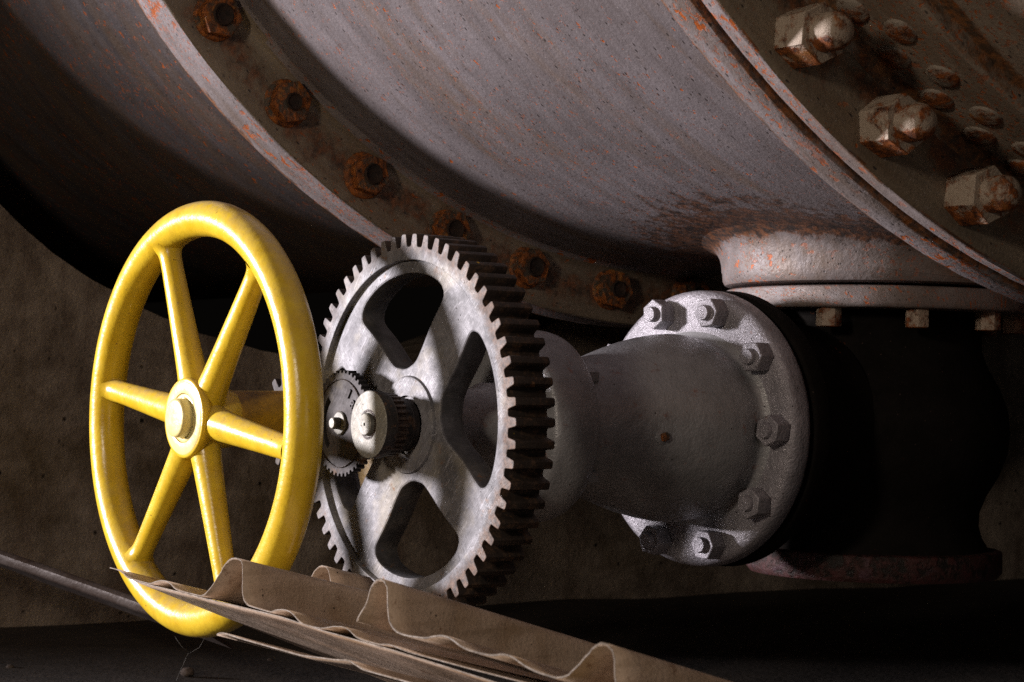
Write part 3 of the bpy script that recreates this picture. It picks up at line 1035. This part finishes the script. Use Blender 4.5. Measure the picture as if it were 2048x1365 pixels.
lathe(bm, [(.040, .0), (.040, .040), (.036, .0425), (.020, .044), (.0, .047), (-.012, .0500), (-.020, .0535), (-.0225, .0560), (-.026, .0580), (-.031, .0583)] +
      rnd(-.033, .0580, -.0365, .0535, -.037, .0575, 4) + [(-.0372, .050)], 72, 'Y', jitter=0.0008)
hb = obj('hub', bm, M['yellow'], hw, 40, (0, .013, 0))
bm = bmesh.new()
lathe(bm, [(-.034, .0530), (-.0368, .0528), (-.0378, .0505), (-.0378, .0385), (-.0374, .0362), (-.0345, .0358), (-.034, .0352), (-.0362, .0346), (-.0366, .0338), (-.0364, .0300), (-.030, .0298), (-.030, 0)], 72, 'Y', jitter=0.0006)
obj('hub_face', bm, M['pale'], hb, 40)
bm = bmesh.new()
lathe(bm, [(-.028, .0285), (-.047, .0282)] + rnd(-.0475, .0280, -.0520, .0235, -.0520, .0278, 4) + [(-.0524, .012), (-.0524, 0)], 48, 'Y', jitter=0.0008)
obj('shaft_end', bm, M['pale'], hb, 40)

# ------------------------------------------------------------------ corrugated sheets in front
TILT = rad(14)


def sheet(name, label, prof, Y, length, tilt=TILT, thick=.0014, group='corrugated sheets leaning below the gears', ragged=0.0, wav=0.0):
    """a corrugated sheet: profile (x, z) at the cut end Y, drawn out away from the viewer and down"""
    pts = []
    for i in range(len(prof) - 1):
        (x0, z0), (x1, z1) = prof[i], prof[i + 1]
        L = math.hypot(x1 - x0, z1 - z0)
        kk = max(1, int(L / .006))
        for k in range(kk):
            pts.append((x0 + (x1 - x0) * k / kk, z0 + (z1 - z0) * k / kk))
    pts.append(prof[-1])
    for _ in range(1):
        pts = [pts[0]] + [((a[0] + 2 * b[0] + c[0]) / 4, (a[1] + 2 * b[1] + c[1]) / 4) for a, b, c in zip(pts[:-2], pts[1:-1], pts[2:])] + [pts[-1]]
    x0, z0 = pts[0]
    bm = bmesh.new()
    steps = max(3, int(length / .03))
    rows = []
    rag = [random.uniform(-1, 1) * ragged for _ in pts]
    for i in range(steps + 1):
        d = length * i / steps
        row = []
        for k, (x, z) in enumerate(pts):
            dd = d + (rag[k] if i == steps else 0) + (random.uniform(-.0006, .0006) if i == 0 else 0)
            sag = wav * sin(dd * 9 + x * 7)
            row.append(bm.verts.new((x - x0, dd * cos(tilt), z - z0 - dd * sin(tilt) + sag)))
        rows.append(row)
    for A, B in zip(rows[:-1], rows[1:]):
        for k in range(len(pts) - 1):
            bm.faces.new((A[k], A[k + 1], B[k + 1], B[k]))
    o_ = obj(name, bm, M['sheet'], None, 40, (x0, Y, z0))
    o_.data.materials.append(M['sheetedge'])
    md = o_.modifiers.new('thickness', 'SOLIDIFY')
    md.thickness = thick
    md.offset = 0
    md.material_offset_rim = 1
    return tag(o_, label, 'sheet', group)


A = [(-0.2673, -0.206), (-0.2483, -0.2065), (-0.2325, -0.2079), (-0.2119, -0.215), (-0.1889, -0.2164), (-0.1438, -0.2171), (-0.1293, -0.2132), (-0.112, -0.2098), (-0.0975, -0.2092), (-0.083, -0.2118), (-0.0742, -0.2169),
     (-0.0599, -0.2190), (-0.032, -0.2192), (-0.0085, -0.2199), (0.0024, -0.2201), (0.0143, -0.2159), (0.0246, -0.2087), (0.0374, -0.1981), (0.0624, -0.1754), (0.0699, -0.1693), (0.0801, -0.1654), (0.0955, -0.1648), (0.1045, -0.1666),
     (0.1085, -0.1705), (0.108, -0.184), (0.1078, -0.2055), (0.1122, -0.2161), (0.1213, -0.2201), (0.1413, -0.2212), (0.166, -0.2224), (0.1782, -0.223), (0.1901, -0.2195), (0.1996, -0.2173), (0.2139, -0.2165), (0.2257, -0.2166),
     (0.2352, -0.2203), (0.2449, -0.2264), (0.2543, -0.2295), (0.2783, -0.2299), (0.2952, -0.2299), (0.3042, -0.2295), (0.3151, -0.2261), (0.3261, -0.2244), (0.35, -0.2224), (0.3609, -0.2258), (0.3718, -0.2314), (0.3878, -0.2335),
     (0.4242, -0.2345), (0.4394, -0.2317), (0.48, -0.236), (0.60, -0.240), (0.80, -0.245), (1.0, -0.250)]
sheet('corrugated_sheet', 'thin dusty brown corrugated sheet whose pointed tip crosses the bottom of the yellow wheel', A, -.30, .95)
B = [(0.3850, -0.2080), (0.4062, -0.2095), (0.4151, -0.1987), (0.428, -0.1865), (0.4344, -0.1695), (0.4442, -0.1605), (0.4542, -0.158), (0.4624, -0.1595), (0.4677, -0.1666), (0.4696, -0.188), (0.4723, -0.2033), (0.4786, -0.2096), (0.4896, -0.2133),
     (0.5092, -0.2144), (0.5427, -0.2134), (0.5613, -0.2093), (0.5752, -0.2068), (0.589, -0.2078), (0.6028, -0.2125), (0.6165, -0.2161), (0.6387, -0.2176), (0.6649, -0.2176), (0.6776, -0.2146), (0.6903, -0.2137), (0.703, -0.2156),
     (0.7157, -0.2205), (0.7364, -0.2244), (0.7686, -0.2267), (0.7805, -0.2262), (0.7905, -0.2211), (0.8108, -0.2054), (0.8293, -0.1892), (0.8381, -0.1845), (0.8479, -0.1853), (0.8561, -0.189), (0.8594, -0.1988), (0.8609, -0.2217),
     (0.868, -0.232), (0.90, -0.236), (1.05, -0.238), (1.3, -0.24)]
sheet('corrugated_sheet', 'corrugated sheet lying on top with two tall ribs', B[1:], -.32, 1.0, tilt=rad(16.2), thick=.0024)
Cc = [(-0.040, -0.225), (-0.0361, -0.2129), (-0.0288, -0.2016), (-0.0175, -0.1927), (-0.0049, -0.187), (0.0066, -0.1861), (0.0132, -0.1915), (0.019, -0.2054), (0.0231, -0.2136), (0.0557, -0.2200), (.09, -.222)]
sheet('corrugated_sheet', 'broken off rib of a sheet poking up between the front sheet and the gear rim', Cc, -.12, .075, tilt=rad(14), ragged=.014)
D = [(.045, -.2640), (.052, -.2610), (.062, -.2600), (.10, -.262), (.25, -.266), (.33, -.262), (.36, -.259), (.39, -.266), (.70, -.274), (1.1, -.28)]
sheet('corrugated_sheet', 'lowest flat sheet of the stack, with a dark long edge under the front sheet', D, -.30, .95, tilt=rad(15.5), thick=.002)
A2 = [(-.2340, -.2095), (-.2325, -.2092), (-.19, -.2185), (-.10, -.2200), (.0, -.2225), (.1, -.2240), (.2, -.2262), (.3, -.2325), (.45, -.238), (.7, -.252), (1.0, -.262)]
sheet('corrugated_sheet', 'flat dusty sheet pressed under the pointed one, its straight edge running down to the right', A2, -.298, .95, tilt=rad(21.5), thick=.0016)
# rail on the left that runs behind the wheel
def P_at(px, py, depth):
    x = (px - 1024) / 4123.75
    y = (py - 682.5) / 4123.75
    return cC + depth * (cF + cR * x - cU * y)


ra, rb = Vector((-1.8855, .2047, -.3289)), Vector((-.5365, .0180, -.3630))
ra = P_at(-260, 1022, 3.75)
rb = P_at(418, 1260, 3.26)
dv = (rb - ra)
bm = bmesh.new()
up = Vector((0, 0, 1))
sd = dv.cross(up).normalized()
prof2 = [(-.010, .006), (-.004, .010), (.006, .010), (.011, .004), (.011, -.004), (.055, -.03), (.055, -.036), (.005, -.012), (-.006, -.010), (-.010, -.004)]
rows = []
for i in range(9):
    f = i / 8
    rows.append([bm.verts.new(dv * f - sd * a * 1.0 + up * b + Vector((0, 0, random.uniform(-.0008, .0008)))) for a, b in prof2])
for A_, B_ in zip(rows[:-1], rows[1:]):
    for k in range(len(prof2)):
        bm.faces.new((A_[k], A_[(k + 1) % len(prof2)], B_[(k + 1) % len(prof2)], B_[k]))
bm.faces.new(rows[0])
bm.faces.new(rows[-1][::-1])
rl = obj('steel_rail', bm, M['rail'], None, 40, tuple(ra))
tag(rl, 'thin rolled steel rail sloping down behind the bottom of the yellow wheel', 'rail')

# grit on the floor and cobweb threads under the wheel
for px, py, r, lb in ((375, 1345, .012, 'brown pebble on the dark floor under the yellow wheel'), (20, 1335, .007, 'pale grit crumb on the floor at the far left'),
                      (540, 1322, .006, 'pale grit crumb on the floor under the sheets')):
    dirv = (P_at(px, py, 1.0) - cC)
    tt = (FLOOR + r * .5 - cC.z) / dirv.z
    loc = cC + dirv * tt
    bm = bmesh.new()
    bmesh.ops.create_icosphere(bm, subdivisions=3, radius=r)
    for v in bm.verts:
        v.co *= 1 + random.uniform(-.10, .10)
        v.co.z *= .75
    tag(obj('pebble', bm, M['stone'], None, 60, tuple(loc)), lb, 'pebble')
bm = bmesh.new()
base = P_at(380, 1310, 2.90)
for L in ([(350, 1274), (362, 1292), (377, 1305)], [(410, 1276), (398, 1296), (377, 1308)], [(377, 1306), (366, 1330), (352, 1362)]):
    tube(bm, [P_at(x, y, 2.90) - base for x, y in L], .00016, 4)
tag(obj('cobweb', bm, M['web'], None, 0, tuple(base)), 'torn cobweb threads hanging under the bottom of the yellow wheel', 'cobweb')
